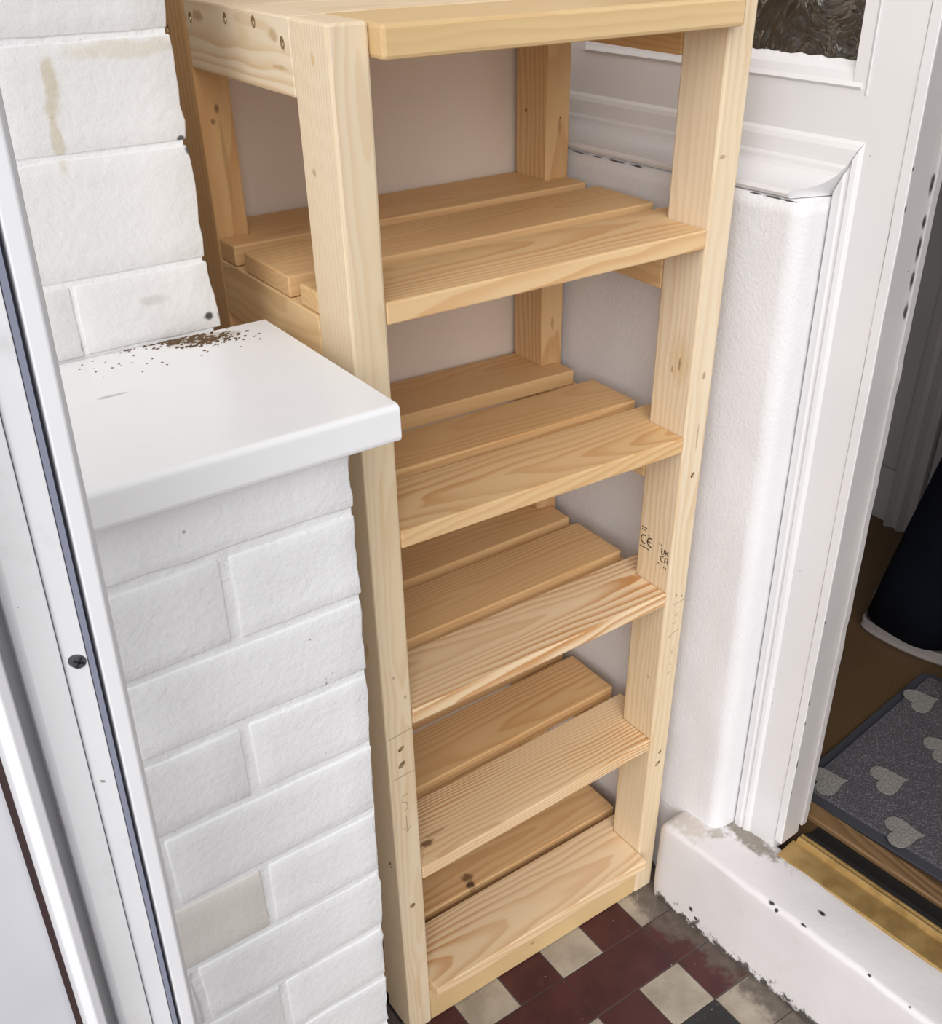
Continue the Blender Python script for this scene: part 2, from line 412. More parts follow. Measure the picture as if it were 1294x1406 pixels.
win = empty('window_1', RW(0.0, 0.03, 1.15)); tag(win, 'white wooden window frame with dark patterned glass beside the doorway', kind='structure')
prism('stile', [(0.0922, 0.050), (0.1657, 0.050), (0.1657, 0.090), (0.0922, 0.090)], 0.163, 2.02, m_gloss, win, fn=rw, bev=0.0)
m_jamb_shade = paint('jamb_shade_paint', (0.47, 0.44, 0.43), 0.4, 40, 0.18, 0.002, 0.04, dirt=0.15, dirtcol=(0.42, 0.39, 0.37), speck=0.6, wob=0.2, wscale=150, sp=[((RW(0.1808, 0.0492, z_)), (0.0022, 0.003, r_*0.8), blk, 0.95) for z_, r_ in ((1.20, 0.004), (1.16, 0.006), (0.62, 0.006), (0.48, 0.010), (0.44, 0.006), (0.36, 0.014), (0.30, 0.008))] + [((RW(0.1815, 0.0918, z_)), (0.0030, 0.0022, r_*1.2), blk, 0.95) for z_, r_ in ((1.18, 0.012), (1.14, 0.008), (1.11, 0.014), (1.075, 0.012), (1.04, 0.010))])
bm = prism_bm([(0.1662, 0.0485), (0.1800, 0.0485), (0.1810, 0.092), (0.1662, 0.092)], 0.189, 2.02, bev=0.0015)
for z in [0.2+i*0.03 for i in range(60)]:
    bmesh.ops.bisect_plane(bm, geom=bm.verts[:]+bm.edges[:]+bm.faces[:], plane_co=(0, 0, z), plane_no=(0, 0, 1))
for v in bm.verts:
    v.co += Vector((0.0008*noise.noise(Vector((3, v.co.y*20, v.co.z*12))), 0.0006*noise.noise(Vector((9, v.co.x*20, v.co.z*30))), 0)); v.co = rw(v.co)
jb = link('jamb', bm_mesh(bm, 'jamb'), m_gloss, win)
jb.data.materials.append(m_jamb_shade)                       # shade on the reveal faces is put into the colour as a darker grey
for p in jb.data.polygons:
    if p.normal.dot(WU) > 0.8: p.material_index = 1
bm = prism_bm([(0.172, 0.0925), (0.1850, 0.0925), (0.1850, 0.106), (0.172, 0.106)], 0.205, 2.02, bev=0.0012)
for z in [0.21+i*0.025 for i in range(72)]:
    bmesh.ops.bisect_plane(bm, geom=bm.verts[:]+bm.edges[:]+bm.faces[:], plane_co=(0, 0, z), plane_no=(0, 0, 1))
for v in bm.verts:
    if v.co.x > 0.178: v.co.x += 0.0016*noise.noise(Vector((1, 2, v.co.z*35)))
    v.co = rw(v.co)
link('door_stop', bm_mesh(bm, 'door_stop'), m_jamb_shade, win)
# vertical panel moulding, top cut on the mitre
def vmould(co):
    c = co.copy()
    if c.z > 1.0: c.z = 1.157+(c.x-0.0895)*2.03
    return rw(c)
prism('panel_moulding', [(0.0895, 0.060), (0.0895, 0.0475), (0.092, 0.0445), (0.102, 0.0435), (0.1045, 0.0460), (0.107, 0.0462), (0.110, 0.0440), (0.115, 0.0455), (0.119, 0.0498), (0.119, 0.060)], 0.160, 1.2, m_gloss, win, fn=vmould)
# horizontal moulding above the plaster, end cut on the mitre
def hmould(co):
    c = co.copy()
    if c.x > 0: c.x = 0.0895 + (c.z-1.157)/2.03 - max(0, 0.045-c.y)*0.62
    return rw(Vector((c.x, c.y, c.z)))
hp_ = [(0.060, 1.157), (0.004, 1.157), (0.001, 1.1585), (-0.0005, 1.162), (0.001, 1.1665)]
for k in range(1, 9):
    a = k/8*math.pi/2
    hp_.append((0.001+0.039*math.sin(a)*1.0, 1.1665+0.0225*(1-math.cos(a))))
hp_ += [(0.0408, 1.1905), (0.0425, 1.1925), (0.0440, 1.2085), (0.0465, 1.2135), (0.050, 1.217), (0.060, 1.217)]
prism('panel_moulding', hp_, -0.42, 0.1, m_gloss, win, axis='x', fn=hmould)
GU0, GU1, GZ0, GZ1 = -0.300, 0.102, 1.2875, 1.90
prism('rail', [(-0.42, 0.050), (0.0922, 0.050), (0.0922, 0.090), (-0.42, 0.090)], 1.217, 1.2664, m_gloss, win, fn=rw, bev=0.0)
prism('rail', [(-0.42, 0.050), (0.0922, 0.050), (0.0922, 0.090), (-0.42, 0.090)], GZ1+0.02, 2.02, m_gloss, win, fn=rw, bev=0.001)
prism('stile', [(-0.42, 0.050), (GU0-0.012, 0.050), (GU0-0.012, 0.090), (-0.42, 0.090)], 1.266, GZ1+0.02, m_gloss, win, fn=rw, bev=0.001)
# glazing beads
for za, zb in ((1.2665, GZ0), (GZ1+0.020, GZ1)):
    prism('glazing_bead', [(0.072, zb), (0.058, zb), (0.0535, za+(zb-za)*0.75), (0.0505, za+(zb-za)*0.35), (0.0475, za+(zb-za)*0.12), (0.0495, za), (0.072, za)], GU0-0.012, GU1+0.0015, m_gloss, win, axis='x', fn=rw)
prism('glazing_bead', [(GU1, 0.072), (GU1, 0.058), (GU1+0.002, 0.0515), (GU1+0.0088, 0.0485), (GU1+0.0088, 0.072)], 1.262, GZ1, m_gloss, win, fn=rw)
prism('glazing_bead', [(GU0, 0.072), (GU0, 0.058), (GU0-0.004, 0.0515), (GU0-0.0115, 0.0485), (GU0-0.0115, 0.072)], GZ0, GZ1, m_gloss, win, fn=rw)
# ragged line of paint on the glass
bm = bmesh.new()
pv = []
n_ = 90
for k in range(n_+1):
    u = GU0+(GU1-GU0)*k/n_
    h = 0.003+0.0035*abs(noise.noise(Vector((u*40, 1, 0))))+0.002*abs(noise.noise(Vector((u*140, 3, 0))))
    pv.append((u, h))
fr_ = [bm.verts.new((u, 0.0575, GZ0-0.004)) for u, h in pv]; tp_ = [bm.verts.new((u, 0.0615, GZ0+h)) for u, h in pv]
bk_ = [bm.verts.new((u, 0.0635, GZ0+h)) for u, h in pv]; bb_ = [bm.verts.new((u, 0.0635, GZ0-0.004)) for u, h in pv]
for k in range(n_):
    for q, r_ in ((fr_, tp_), (tp_, bk_), (bk_, bb_), (bb_, fr_)): bm.faces.new((q[k], q[k+1], r_[k+1], r_[k]))
bm.faces.new((fr_[0], tp_[0], bk_[0], bb_[0])); bm.faces.new((fr_[-1], bb_[-1], bk_[-1], tp_[-1]))
for v in bm.verts: v.co = rw(v.co)
link('paint_edge', bm_mesh(bm, 'paint_edge'), m_gloss, win)
m_glass, nt, b = new_mat('patterned_glass')
b.inputs['Base Color'].default_value = (0.50, 0.42, 0.31, 1); b.inputs['Roughness'].default_value = 0.06
b.inputs['Transmission Weight'].default_value = 1.0; b.inputs['IOR'].default_value = 1.5
pos = N(nt, 'ShaderNodeNewGeometry').outputs['Position']
vo = N(nt, 'ShaderNodeTexVoronoi'); vo.feature = 'SMOOTH_F1'; vo.inputs['Scale'].default_value = 9; vo.inputs['Smoothness'].default_value = 0.3
dv = vmath(nt, 'ADD', pos, vmath(nt, 'MULTIPLY', N(nt, 'ShaderNodeTexNoise').outputs[1], (0.05, 0.05, 0.05)))
nt.links.new(dv, vo.inputs['Vector'])
hh = math_(nt, 'ADD', math_(nt, 'MULTIPLY', vo.outputs['Distance'], 1.4), noise_(nt, pos, 13.0, 3.0, 0.5, 2.5))
bump(nt, b, hh, 0.9, 0.03)
prism('glass_pane', [(GU0-0.006, 0.064), (GU1+0.006, 0.064), (GU1+0.006, 0.069), (GU0-0.006, 0.069)], GZ0-0.006, GZ1+0.006, m_glass, win, fn=rw)

# white step / plinth in front of the wall and doorway
m_step = paint('step_paint', (0.75, 0.72, 0.725), 0.5, 50, 0.3, 0.002, 0.03, dirt=0.22, dirtcol=(0.5, 0.46, 0.40), speck=0.65, wscale=90, wob=0.5, sp=[
    (RW(0.045, -0.02, 0.182, False), (0.035, 0.05, 0.01), (0.52, 0.45, 0.37), 0.6), (RW(0.125, 0.035, 0.172, False), (0.024, 0.075, 0.012), (0.16, 0.13, 0.08), 0.8), (RW(0.09, 0.0, 0.176, False), (0.014, 0.014, 0.012), (0.3, 0.26, 0.19), 0.6)])
nt = m_step.node_tree; b = nt.nodes['Principled BSDF']
pos = N(nt, 'ShaderNodeNewGeometry').outputs['Position']
sp_ = N(nt, 'ShaderNodeSeparateXYZ'); nt.links.new(pos, sp_.inputs[0])
old = spots(nt, b.inputs['Base Color'].links[0].from_socket, pos, [(RW(u_, w_, z_, False), r3, blk, 1.0) for u_, w_, z_, r3 in ((0.236, -0.047, 0.178, (0.004, 0.007, 0.005)), (0.248, -0.050, 0.174, (0.003, 0.004, 0.005)), (0.293, -0.045, 0.178, (0.0025, 0.006, 0.004)), (0.297, -0.006, 0.177, (0.004, 0.008, 0.006)), (0.405, -0.046, 0.178, (0.003, 0.004, 0.004)), (0.10, -0.052, 0.040, (0.01, 0.005, 0.006)), (0.112, -0.052, 0.027, (0.01, 0.004, 0.005)), (0.47, -0.048, 0.178, (0.003, 0.003, 0.003)))], wob=0.22, wscale=200)
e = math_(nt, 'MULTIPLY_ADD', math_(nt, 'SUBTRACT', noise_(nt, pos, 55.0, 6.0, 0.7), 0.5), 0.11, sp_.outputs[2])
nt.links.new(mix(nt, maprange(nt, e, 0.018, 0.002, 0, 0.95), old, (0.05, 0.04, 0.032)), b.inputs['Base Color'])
pp = [(-0.052, -0.01), (-0.0525, 0.05), (-0.0525, 0.11), (-0.052, 0.150)]
for k in range(7):
    a = math.pi-k*math.pi/12
    pp.append((-0.042+0.010*math.cos(a), 0.168+0.010*math.sin(a)))
pp += [(-0.02, 0.1785), (0.01, 0.176), (0.03, 0.1735), (0.055, 0.171), (0.058, 0.169), (0.058, -0.01)]
us = [0.010, 0.012, 0.016, 0.022, 0.030]+[0.030+0.02*k for k in range(1, 80)]
bm = bmesh.new(); rows = []
for i, u in enumerate(us):
    row = []
    for (w, z) in pp:
        k = min(1, (u-0.010)/0.02); rr = 1-(1-k)**2
        w2 = w if w > 0 else 0.0+w*(0.80+0.2*rr)
        z2 = z-(0.022*(1-rr) if z > 0.13 else 0)
        dn = 0.0025*noise.noise(Vector((u*9, w*20, z*14)))+0.0012*noise.noise(Vector((u*40, w*40, z*40)))
        row.append(bm.verts.new((u+(0.002*noise.noise(Vector((z*20, w*20, 5))) if i < 3 else 0), w2+dn*(1 if w < 0 else 0), z2+dn*(1 if z > .1 else 0))))
    rows.append(row)
for i in range(len(us)-1):
    for k in range(len(pp)-1): bm.faces.new((rows[i][k], rows[i][k+1], rows[i+1][k+1], rows[i+1][k]))
bm.faces.new(rows[0]); bm.faces.new(rows[-1][::-1])
for v in bm.verts: v.co = rwn(v.co)
stp = link('trim_1', bm_mesh(bm, 'trim_1'), m_step, smooth=True)
tag(stp, 'white painted step running along the foot of the wall and doorway', kind='structure')
# rear strip of plinth under the plaster is the skirting base
bs = prism('baseboard_right', [(-0.42, 0.0), (0.10, 0.0), (0.10, 0.04), (-0.42, 0.04)], -0.01, 0.166, m_step, fn=rwn)
tag(bs, 'white wall foot hidden behind the shelving unit', kind='structure')

# brass threshold
m_brass, nt, b = new_mat('worn_brass')
pos = N(nt, 'ShaderNodeNewGeometry').outputs['Position']
col = mix(nt, maprange(nt, noise_(nt, pos, 30.0, 5.0), 0.35, 0.7), (0.56, 0.37, 0.145), (0.38, 0.24, 0.085))
nt.links.new(col, b.inputs['Base Color']); b.inputs['Metallic'].default_value = 0.6; b.inputs['Roughness'].default_value = 0.34
thr = empty('door_threshold', RW(0.55, 0.08, 0.17, False)); tag(thr, 'worn brass threshold strip across the hall doorway', 'threshold')
prism('base_plate', [(0.0390, 0.166), (0.0390, 0.1735), (0.042, 0.1755), (0.072, 0.1795), (0.080, 0.180), (0.080, 0.166)], 0.182, 1.02, m_brass, thr, axis='x', fn=rwn, bev=0.0)
prism('ridge', [(0.0805, 0.166), (0.0805, 0.1795), (0.0815, 0.1800), (0.0830, 0.1860), (0.0865, 0.1875), (0.0890, 0.1870), (0.0900, 0.1850), (0.0925, 0.1850), (0.0935, 0.1868), (0.0965, 0.1868), (0.0980, 0.184), (0.0980, 0.166)], 0.187, 1.02, m_brass, thr, axis='x', fn=rwn)
m_rub = plain('black_rubber', (0.012, 0.011, 0.011), 0.5)
prism('rubber_seal', [(0.0985, 0.150), (0.0985, 0.176), (0.112, 0.179), (0.122, 0.172), (0.145, 0.1695), (0.145, 0.150)], 0.1875, 1.02, m_rub, thr, axis='x', fn=rwn)
# hall
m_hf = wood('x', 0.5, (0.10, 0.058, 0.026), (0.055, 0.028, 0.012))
hf = box('hall_floor', 0.0, 0, 0, 0, 0, 0, None, bev=0) if False else None
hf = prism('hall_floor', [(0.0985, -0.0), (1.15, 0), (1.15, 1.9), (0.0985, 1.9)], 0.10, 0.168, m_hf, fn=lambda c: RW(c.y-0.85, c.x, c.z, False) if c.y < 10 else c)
tag(hf, 'dark brown wooden hall floor beyond the doorway', kind='structure')
sd_ = prism('trim_2', [(0.147, 0.168), (0.147, 0.174), (0.150, 0.1765), (0.178, 0.1765), (0.186, 0.169)], -0.40, 1.02, wood('y', 0.8, (0.22, 0.13, 0.06), (0.07, 0.04, 0.02)), axis='x', fn=rwn)
tag(sd_, 'worn wooden strip behind the brass threshold', kind='structure')
HX = 1.63
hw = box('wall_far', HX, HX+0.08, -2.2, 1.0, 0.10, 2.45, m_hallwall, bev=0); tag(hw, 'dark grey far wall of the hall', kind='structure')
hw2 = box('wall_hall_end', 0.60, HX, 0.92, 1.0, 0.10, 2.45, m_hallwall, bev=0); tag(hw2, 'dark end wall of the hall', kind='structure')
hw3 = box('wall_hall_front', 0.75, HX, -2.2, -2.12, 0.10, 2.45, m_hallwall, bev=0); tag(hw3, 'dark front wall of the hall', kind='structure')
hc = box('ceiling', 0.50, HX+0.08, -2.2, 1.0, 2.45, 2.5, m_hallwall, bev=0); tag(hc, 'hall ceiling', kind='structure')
# architrave on the far hall wall
m_arch = paint('architrave_paint', (0.34, 0.315, 0.31), 0.4, 40, 0.1)
arch = empty('door_2', (HX, 0.2, 0.168)); tag(arch, 'grey panelled inner door with moulded frame in the dark hall', kind='structure')
prism('architrave', [(HX-0.002, 0.385), (HX-0.030, 0.383), (HX-0.034, 0.375), (HX-0.024, 0.366), (HX-0.024, 0.352), (HX-0.032, 0.346), (HX-0.020, 0.335), (HX-0.020, 0.315), (HX-0.002, 0.312)], 0.168, 2.15, m_arch, arch)
box('door_panel', HX-0.012, HX-0.002, -0.50, 0.309, 0.172, 2.10, m_hallwall, arch)
bd = box('baseboard_hall', HX-0.014, HX-0.001, 0.388, 0.918, 0.168, 0.30, m_arch, bev=0.002); tag(bd, 'grey skirting board on the far hall wall', kind='structure')

# ------------------------------------------------------------------ white door on the left, open towards the viewer
m_upvc = paint('upvc_white', (0.70, 0.695, 0.715), 0.28, 40, 0.04, 0.001, 0.015)
m_upvc_d = paint('upvc_dirty', (0.60, 0.595, 0.605), 0.4, 50, 0.08, 0.001, 0.03, dirt=0.45, dirtcol=(0.33, 0.32, 0.32), speck=0.7)
m_gasket = plain('grey_gasket', (0.17, 0.18, 0.24), 0.55)
m_gasket_d = plain('grey_gasket_dark', (0.075, 0.08, 0.11), 0.6)
m_brownseal = plain('brown_seal', (0.035, 0.017, 0.016), 0.5)
DY = -0.38
def px_x(px, row, y):
    d = fw + rt*((px-PPX)/FPX) - up*((row-PPY)/FPX)
    s = (y-CY)/d.y; p = Vector((CX, CY, CZ))+d*s
    return p.x, p.z
def at08(px, row=1406.0, y=DY):
    x, z = px_x(px, row, y); return x - 0.040*(z-0.8)
xs = {k: at08(v) for k, v in dict(fr=271.8, gr=248, gl=238, gv=212, cr=167, cl=149, bl=115, br=106).items()}
def lean(co): return Vector((co.x + 0.040*(co.z-0.8), co.y, co.z))
door = empty('door_1', (xs['gv'], DY, 0.0)); tag(door, 'white plastic door edge in the left foreground with grey gasket', kind='structure')
DZ0, DZ1 = 0.02, 2.05
prism('frame_flange', [(xs['gr'], DY-0.004), (xs['fr']-0.003, DY-0.004), (xs['fr'], DY-0.001), (xs['fr'], DY+0.06), (xs['gr'], DY+0.06)], DZ0, DZ1, m_upvc, door, fn=lean, bev=0.0008)
gm = (xs['gr']+xs['gl'])/2
prism('gasket', [(xs['gl']+0.0003, DY+0.001), (gm, DY-0.003), (gm, DY+0.04), (xs['gl']+0.0003, DY+0.04)], DZ0, DZ1, m_gasket, door, fn=lean)
prism('gasket', [(gm+0.0002, DY+0.003), (xs['gr']-0.0003, DY+0.003), (xs['gr']-0.0003, DY+0.04), (gm+0.0002, DY+0.04)], DZ0, DZ1, m_gasket_d, door, fn=lean)
g = xs['gv']
prism('edge_strip', [(g+0.0003, DY+0.006), (xs['gl'], DY+0.002), (xs['gl'], DY+0.05), (g+0.0003, DY+0.05)], DZ0, DZ1, m_upvc_d, door, fn=lean, bev=0.0005)
prism('edge_strip', [(xs['cr'], DY+0.010), (xs['cr']+0.004, DY+0.005), (g-0.0003, DY+0.004), (g-0.0003, DY+0.05), (xs['cr'], DY+0.05)], DZ0, DZ1, m_upvc_d, door, fn=lean, bev=0.0005)
m_chan = plain('channel_grey', (0.50, 0.49, 0.50), 0.5)
prism('channel', [(xs['cl'], DY+0.012), (xs['cr'], DY+0.020), (xs['cr'], DY+0.05), (xs['cl'], DY+0.05)], DZ0, DZ1, m_chan, door, fn=lean)
bw_ = xs['cl']-xs['bl']
prism('glazing_bead', [(xs['bl'], DY+0.004), (xs['bl']+bw_*0.15, DY-0.004), (xs['bl']+bw_*0.5, DY-0.008), (xs['bl']+bw_*0.9, DY-0.006), (xs['cl'], DY+0.002), (xs['cl'], DY+0.05), (xs['bl'], DY+0.05)], DZ0, DZ1, m_upvc, door, fn=lean, bev=0.0008)
prism('seal', [(xs['br'], DY+0.004), (xs['bl'], DY+0.004), (xs['bl'], DY+0.05), (xs['br'], DY+0.05)], DZ0, DZ1, m_brownseal, door, fn=lean)
prism('panel', [(xs['br']-0.16, DY+0.002), (xs['br'], DY+0.006), (xs['br'], DY+0.045), (xs['br']-0.16, DY+0.045)], DZ0, DZ1, paint('door_panel_grey', (0.56, 0.56, 0.60), 0.3, 40, 0.03), door, fn=lean)
# screw in the door edge
sx, sz = px_x(107, 907, DY+0.004)
bm = bmesh.new()
bmesh.ops.create_cone(bm, cap_ends=True, segments=20, radius1=0.0046, radius2=0.0036, depth=0.003, matrix=Matrix.Translation((sx, DY+0.0035, sz)) @ Matrix.Rotation(math.pi/2, 4, 'X'))
scr = link('screw', bm_mesh(bm, 'screw'), plain('screw_steel', (0.10, 0.10, 0.11), 0.45, 0.6), door)
for q in (0.6, 2.17):
    bm = box_bm(-0.003, 0.003, -0.0004, 0.0004, -0.0005, 0.0005)
    bm.transform(Matrix.Translation((sx, DY+0.0018, sz)) @ Matrix.Rotation(q, 4, 'Y'))
    link('slot', bm_mesh(bm, 'slot'), m_rub, scr)

# ------------------------------------------------------------------ shelving unit
TX, TY, TYR = 0.038, 0.0665, 0.066
W, D, H, T, HR = 0.497, 0.362, 1.3565, 0.0215, 0.062
YR = D-TYR
unit = empty('shelving_unit', (W/2, D/2, 0))
tag(unit, 'unfinished pine shelving unit with slatted shelves standing in the porch alcove', 'shelving unit')
kn = (0.33, 0.17, 0.07); kd = (0.16, 0.08, 0.04); kl = (0.62, 0.40, 0.18)
PALE = (0.775, 0.645, 0.475); PDARK = (0.60, 0.385, 0.18)
def ctr(x0, x1, y0, y1, z0, z1): return ((x0+x1)/2, (y0+y1)/2, (z0+z1)/2)
# posts
def post(x0, y0, dy, knots, **kw):
    c = ctr(x0, x0+TX, y0, y0+dy, 0, H)
    return box('post', x0, x0+TX, y0, y0+dy, 0, H, wood('z', knots=knots, centre=c, **kw), unit, bev=0.0028)
p_fl = post(0, 0, TY, [((0, 0.029, 1.329), (0.02, 0.003, 0.006), kl), ((0.0, 0.045, 1.238), (0.02, 0.004, 0.004), kn, 0.55),
    ((0.030, 0, 0.655), (0.0025, 0.02, 0.004), kn, 0.6), ((0.016, 0, 0.69), (0.002, 0.02, 0.003), kn, 0.5), ((0.018, 0, 0.09), (0.007, 0.02, 0.05), kl, 0.35),
    ((0.018, 0, 0.90), (0.003, 0.02, 0.06), kl, 0.35), ((0, 0.03, 0.72), (0.02, 0.006, 0.012), kn, 0.4)],
    grain=0.38, light=PALE, dark=PDARK, pith=(0.01, -0.06), tilt=(0.004, 0.01), spacing=0.0045)
p_fr = post(W-TX, 0, TY, [((0.469, 0, 1.202), (0.0055, 0.02, 0.0025), kn, 0.6), ((0.481, 0, 0.948), (0.003, 0.02, 0.006), kn, 0.7), ((0.482, 0, 0.865), (0.0016, 0.02, 0.022), kn, 0.6),
    ((W-TX, 0.022, 0.961), (0.02, 0.0022, 0.010), kd, 0.8), ((W-TX, 0.034, 0.951), (0.02, 0.002, 0.006), kd, 0.6), ((W-TX, 0.022, 0.965), (0.02, 0.02, 0.035), kl, 0.35),
    ((0.474, 0, 0.55), (0.003, 0.02, 0.004), kn, 0.5), ((W-TX, 0.02, 0.47), (0.02, 0.003, 0.003), kn, 0.5)],
    grain=0.5, light=PALE, dark=PDARK, pith=(0.05, 0.05), tilt=(0.006, -0.012), spacing=0.006)
p_bl = post(0, YR, TYR, [((0.02, YR, 1.255), (0.003, 0.02, 0.006), kd, 0.8), ((0.014, YR, 1.243), (0.003, 0.02, 0.003), kd, 0.7), ((0.022, YR, 1.20), (0.003, 0.02, 0.05), kn, 0.4)], grain=0.55, warm=0.35, spacing=0.008)
p_br = post(W-TX, YR, TYR, [((0.48, YR, 1.19), (0.003, 0.02, 0.012), kn, 0.6), ((0.478, YR, 0.93), (0.003, 0.02, 0.01), kn, 0.6)], grain=0.55, warm=0.2, spacing=0.008)
# top: side rails flush with the posts, slats between them
c = ctr(0, TX, TY, YR, H-HR, H)
r_tl = box('rail', 0.0003, TX, TY+0.0004, YR-0.0004, H-HR, H, wood('y', 0.6, PALE, PDARK, pith=(0.05, 0.02), tilt=(0, 0.05), spacing=0.005, centre=c, knots=[
    ((0, 0.262, 1.343), (0.02, 0.014, 0.006), (0.40, 0.24, 0.10), 0.75), ((0, 0.099, 1.340), (0.02, 0.010, 0.006), (0.45, 0.28, 0.13), 0.7), ((0, 0.082, 1.334), (0.02, 0.005, 0.006), (0.45, 0.28, 0.13), 0.6),
    ((0, 0.093, 1.316), (0.02, 0.016, 0.0022), (0.50, 0.33, 0.15), 0.7), ((0, 0.16, 1.335), (0.02, 0.014, 0.010), (0.62, 0.50, 0.24), 0.45)]), unit, bev=0.002)
r_tr = box('rail', W-TX, W-0.0003, TY+0.0004, YR-0.0004, H-HR, H, wood('y', 0.5, warm=0.3), unit, bev=0.002)
G = 0.0006
sl = [(-0.020, 0.085), (0.090, 0.190), (0.196, 0.292), (0.2965, 0.361)]
for i, (a, b_) in enumerate(sl):
    box('slat', TX+G, W-TX-G, a, b_, H-0.0265-0.001, H-0.001, wood('x', 0.45, PALE if i else (0.70, 0.51, 0.28), PDARK, pith=(-0.02, -0.04), tilt=(0.03, 0.02)), unit, bev=0.0035 if i == 0 else 0.002)
# lower shelves
LIGHT = (0.765, 0.54, 0.30); LIGHT2 = (0.83, 0.635, 0.415); OR = (0.54, 0.25, 0.080)
zs = {1: (1.126, 1.1265), 2: (0.879, 0.870), 3: (0.629, 0.632), 4: (0.347, 0.358), 5: (0.1005, 0.1025)}
for i, (zl, zr) in zs.items():
    def tilt_(co, zl=zl, zr=zr): return Vector((co.x, co.y, co.z+(zr-zl)*(co.x-TX)/(W-2*TX)))
    yf = -0.020 if i == 5 else 0.0005
    xr = W-0.001 if i in (1, 4, 5) else (0.490 if i == 2 else 0.483)
    fy = {1: 0.104, 2: 0.106, 3: 0.1045, 4: 0.113, 5: 0.0925}[i]
    gr = {1: 0.62, 2: 0.75, 3: 0.95, 4: 0.95, 5: 1.0}[i]
    wm = {1: 0.10, 2: 0.08, 3: 0.0, 4: 0.0, 5: 0.0}[i]
    kk = []
    if i == 4: kk = [((0.068, 0.035, zl), (0.013, 0.006, 0.02), kd, 0.9), ((0.088, 0.045, zl), (0.022, 0.004, 0.02), kn, 0.6)]
    poly = [(TX+G, yf), (W-TX-G, yf), (W-TX-G, TY+G), (W-0.001, TY+G), (W-0.001, fy), (0.001, fy), (0.001, TY+G), (TX+G, TY+G)]
    cc = (W/2, (yf+fy)/2, zl-T/2+(zr-zl)*0.5)
    prism('slat', poly, zl-T, zl, wood('x', gr, LIGHT if i < 3 else LIGHT2, OR, pith={1: (0.03, -0.035), 2: (-0.02, -0.04), 3: (0.012, -0.028), 4: (-0.06, -0.022), 5: (-0.018, -0.030)}[i],
          tilt={1: (0.05, 0.04), 2: (0.06, -0.06), 3: (0.07, 0.03), 4: (0.05, -0.03), 5: (-0.05, 0.06)}[i], spacing={1: .008, 2: .008, 3: .0075, 4: .0055, 5: .0085}[i], knots=kk, centre=cc, warm=wm), unit, fn=tilt_, bev=0.0018)
    ma, mb_ = {1: (0.128, 0.2335), 2: (0.126, 0.216), 3: (0.124, 0.226), 4: (0.133, 0.2375), 5: (0.1055, 0.205)}[i]
    cc = (W/2, (ma+mb_)/2, zl-T/2)
    kk = [((0.195, 0.128, zl), (0.012, 0.010, 0.03), kd, 0.85), ((0.19, 0.112, zl), (0.010, 0.008, 0.03), (0.05, 0.025, 0.015), 0.9)] if i == 5 else []
    box('slat', 0.001, xr, ma, mb_, zl-T, zl, wood('x', gr*0.7, LIGHT, OR, knots=kk, centre=cc, warm=wm+0.28), unit, bev=0.0018, fn=tilt_)
    if i == 5: ra = 0.23
    else: ra = {1: 0.2568, 2: 0.258, 3: 0.246, 4: 0.262}[i]
    poly = [(0.001, ra), (xr, ra), (xr, YR-G), (W-TX-G, YR-G), (W-TX-G, D), (TX+G, D), (TX+G, YR-G), (0.001, YR-G)]
    prism('slat', poly, zl-T, zl, wood('x', gr*0.6, LIGHT, OR, warm=wm+0.30), unit, fn=tilt_, bev=0.0018)
    # side rails carrying the slats
    hr = HR if i < 5 else 0.055
    box('rail', 0.0003, TX, TY+0.0004, YR-0.0004, zl-T-hr-0.0008, zl-T-0.0008, wood('y', 0.75, LIGHT, (0.55, 0.33, 0.14), pith=(0.04, 0.03), tilt=(0.0, 0.06), spacing=0.006), unit, bev=0.002)
    box('rail', W-TX, W-0.0003, TY+0.0004, YR-0.0004, zr-T-hr-0.0008, zr-T-0.0008, wood('y', 0.5, LIGHT, (0.55, 0.33, 0.14), warm=0.2), unit, bev=0.002)
# kick board under the lowest slat
box('kick_board', TX+G, W-TX-G, 0.001, 0.038, 0.001, 0.078, wood('x', 0.35, (0.69, 0.50, 0.27), (0.53, 0.33, 0.14), pith=(0.0, 0.10), tilt=(0, 0.0), knots=[((0.235, 0, 0.035), (0.006, 0.02, 0.004), kn, 0.7)], centre=ctr(TX, W-TX, 0, .038, 0, .078)), unit, bev=0.002)
box('kick_board', TX+G, W-TX-G, D-0.040, D-0.002, 0.001, 0.078, wood('x', 0.4), unit, bev=0.002)

# screws, stamp and pencil marks on the timber
m_hole = plain('screw_hole', (0.20, 0.115, 0.05), 0.9)
m_zinc = plain('zinc_screw', (0.62, 0.52, 0.33), 0.35, 0.8)
def disc(name, c, nrm, ra, rb, mat, parent, off=0.0, rot=0.0, depth=0.0006):
    """thin elliptical disc lying on a face (nrm '-x' or '-y'); ra across, rb up"""
    bm = bmesh.new()
    bmesh.ops.create_cone(bm, cap_ends=True, segments=18, radius1=1, radius2=0.92, depth=1)
    m = Matrix.Diagonal((ra, rb, depth, 1))
    m = Matrix.Rotation(rot, 4, 'Z') @ m
    if nrm == '-y': m = Matrix.Rotation(math.pi/2, 4, 'X') @ m
    else: m = Matrix.Rotation(math.pi/2, 4, 'Z') @ Matrix.Rotation(math.pi/2, 4, 'X') @ m; m = Matrix.Rotation(math.pi, 4, 'Z') @ m
    n = Vector((-1, 0, 0)) if nrm == '-x' else Vector((0, -1, 0))
    bm.transform(Matrix.Translation(Vector(c)+n*off) @ m)
    return link(name, bm_mesh(bm, name), mat, parent)
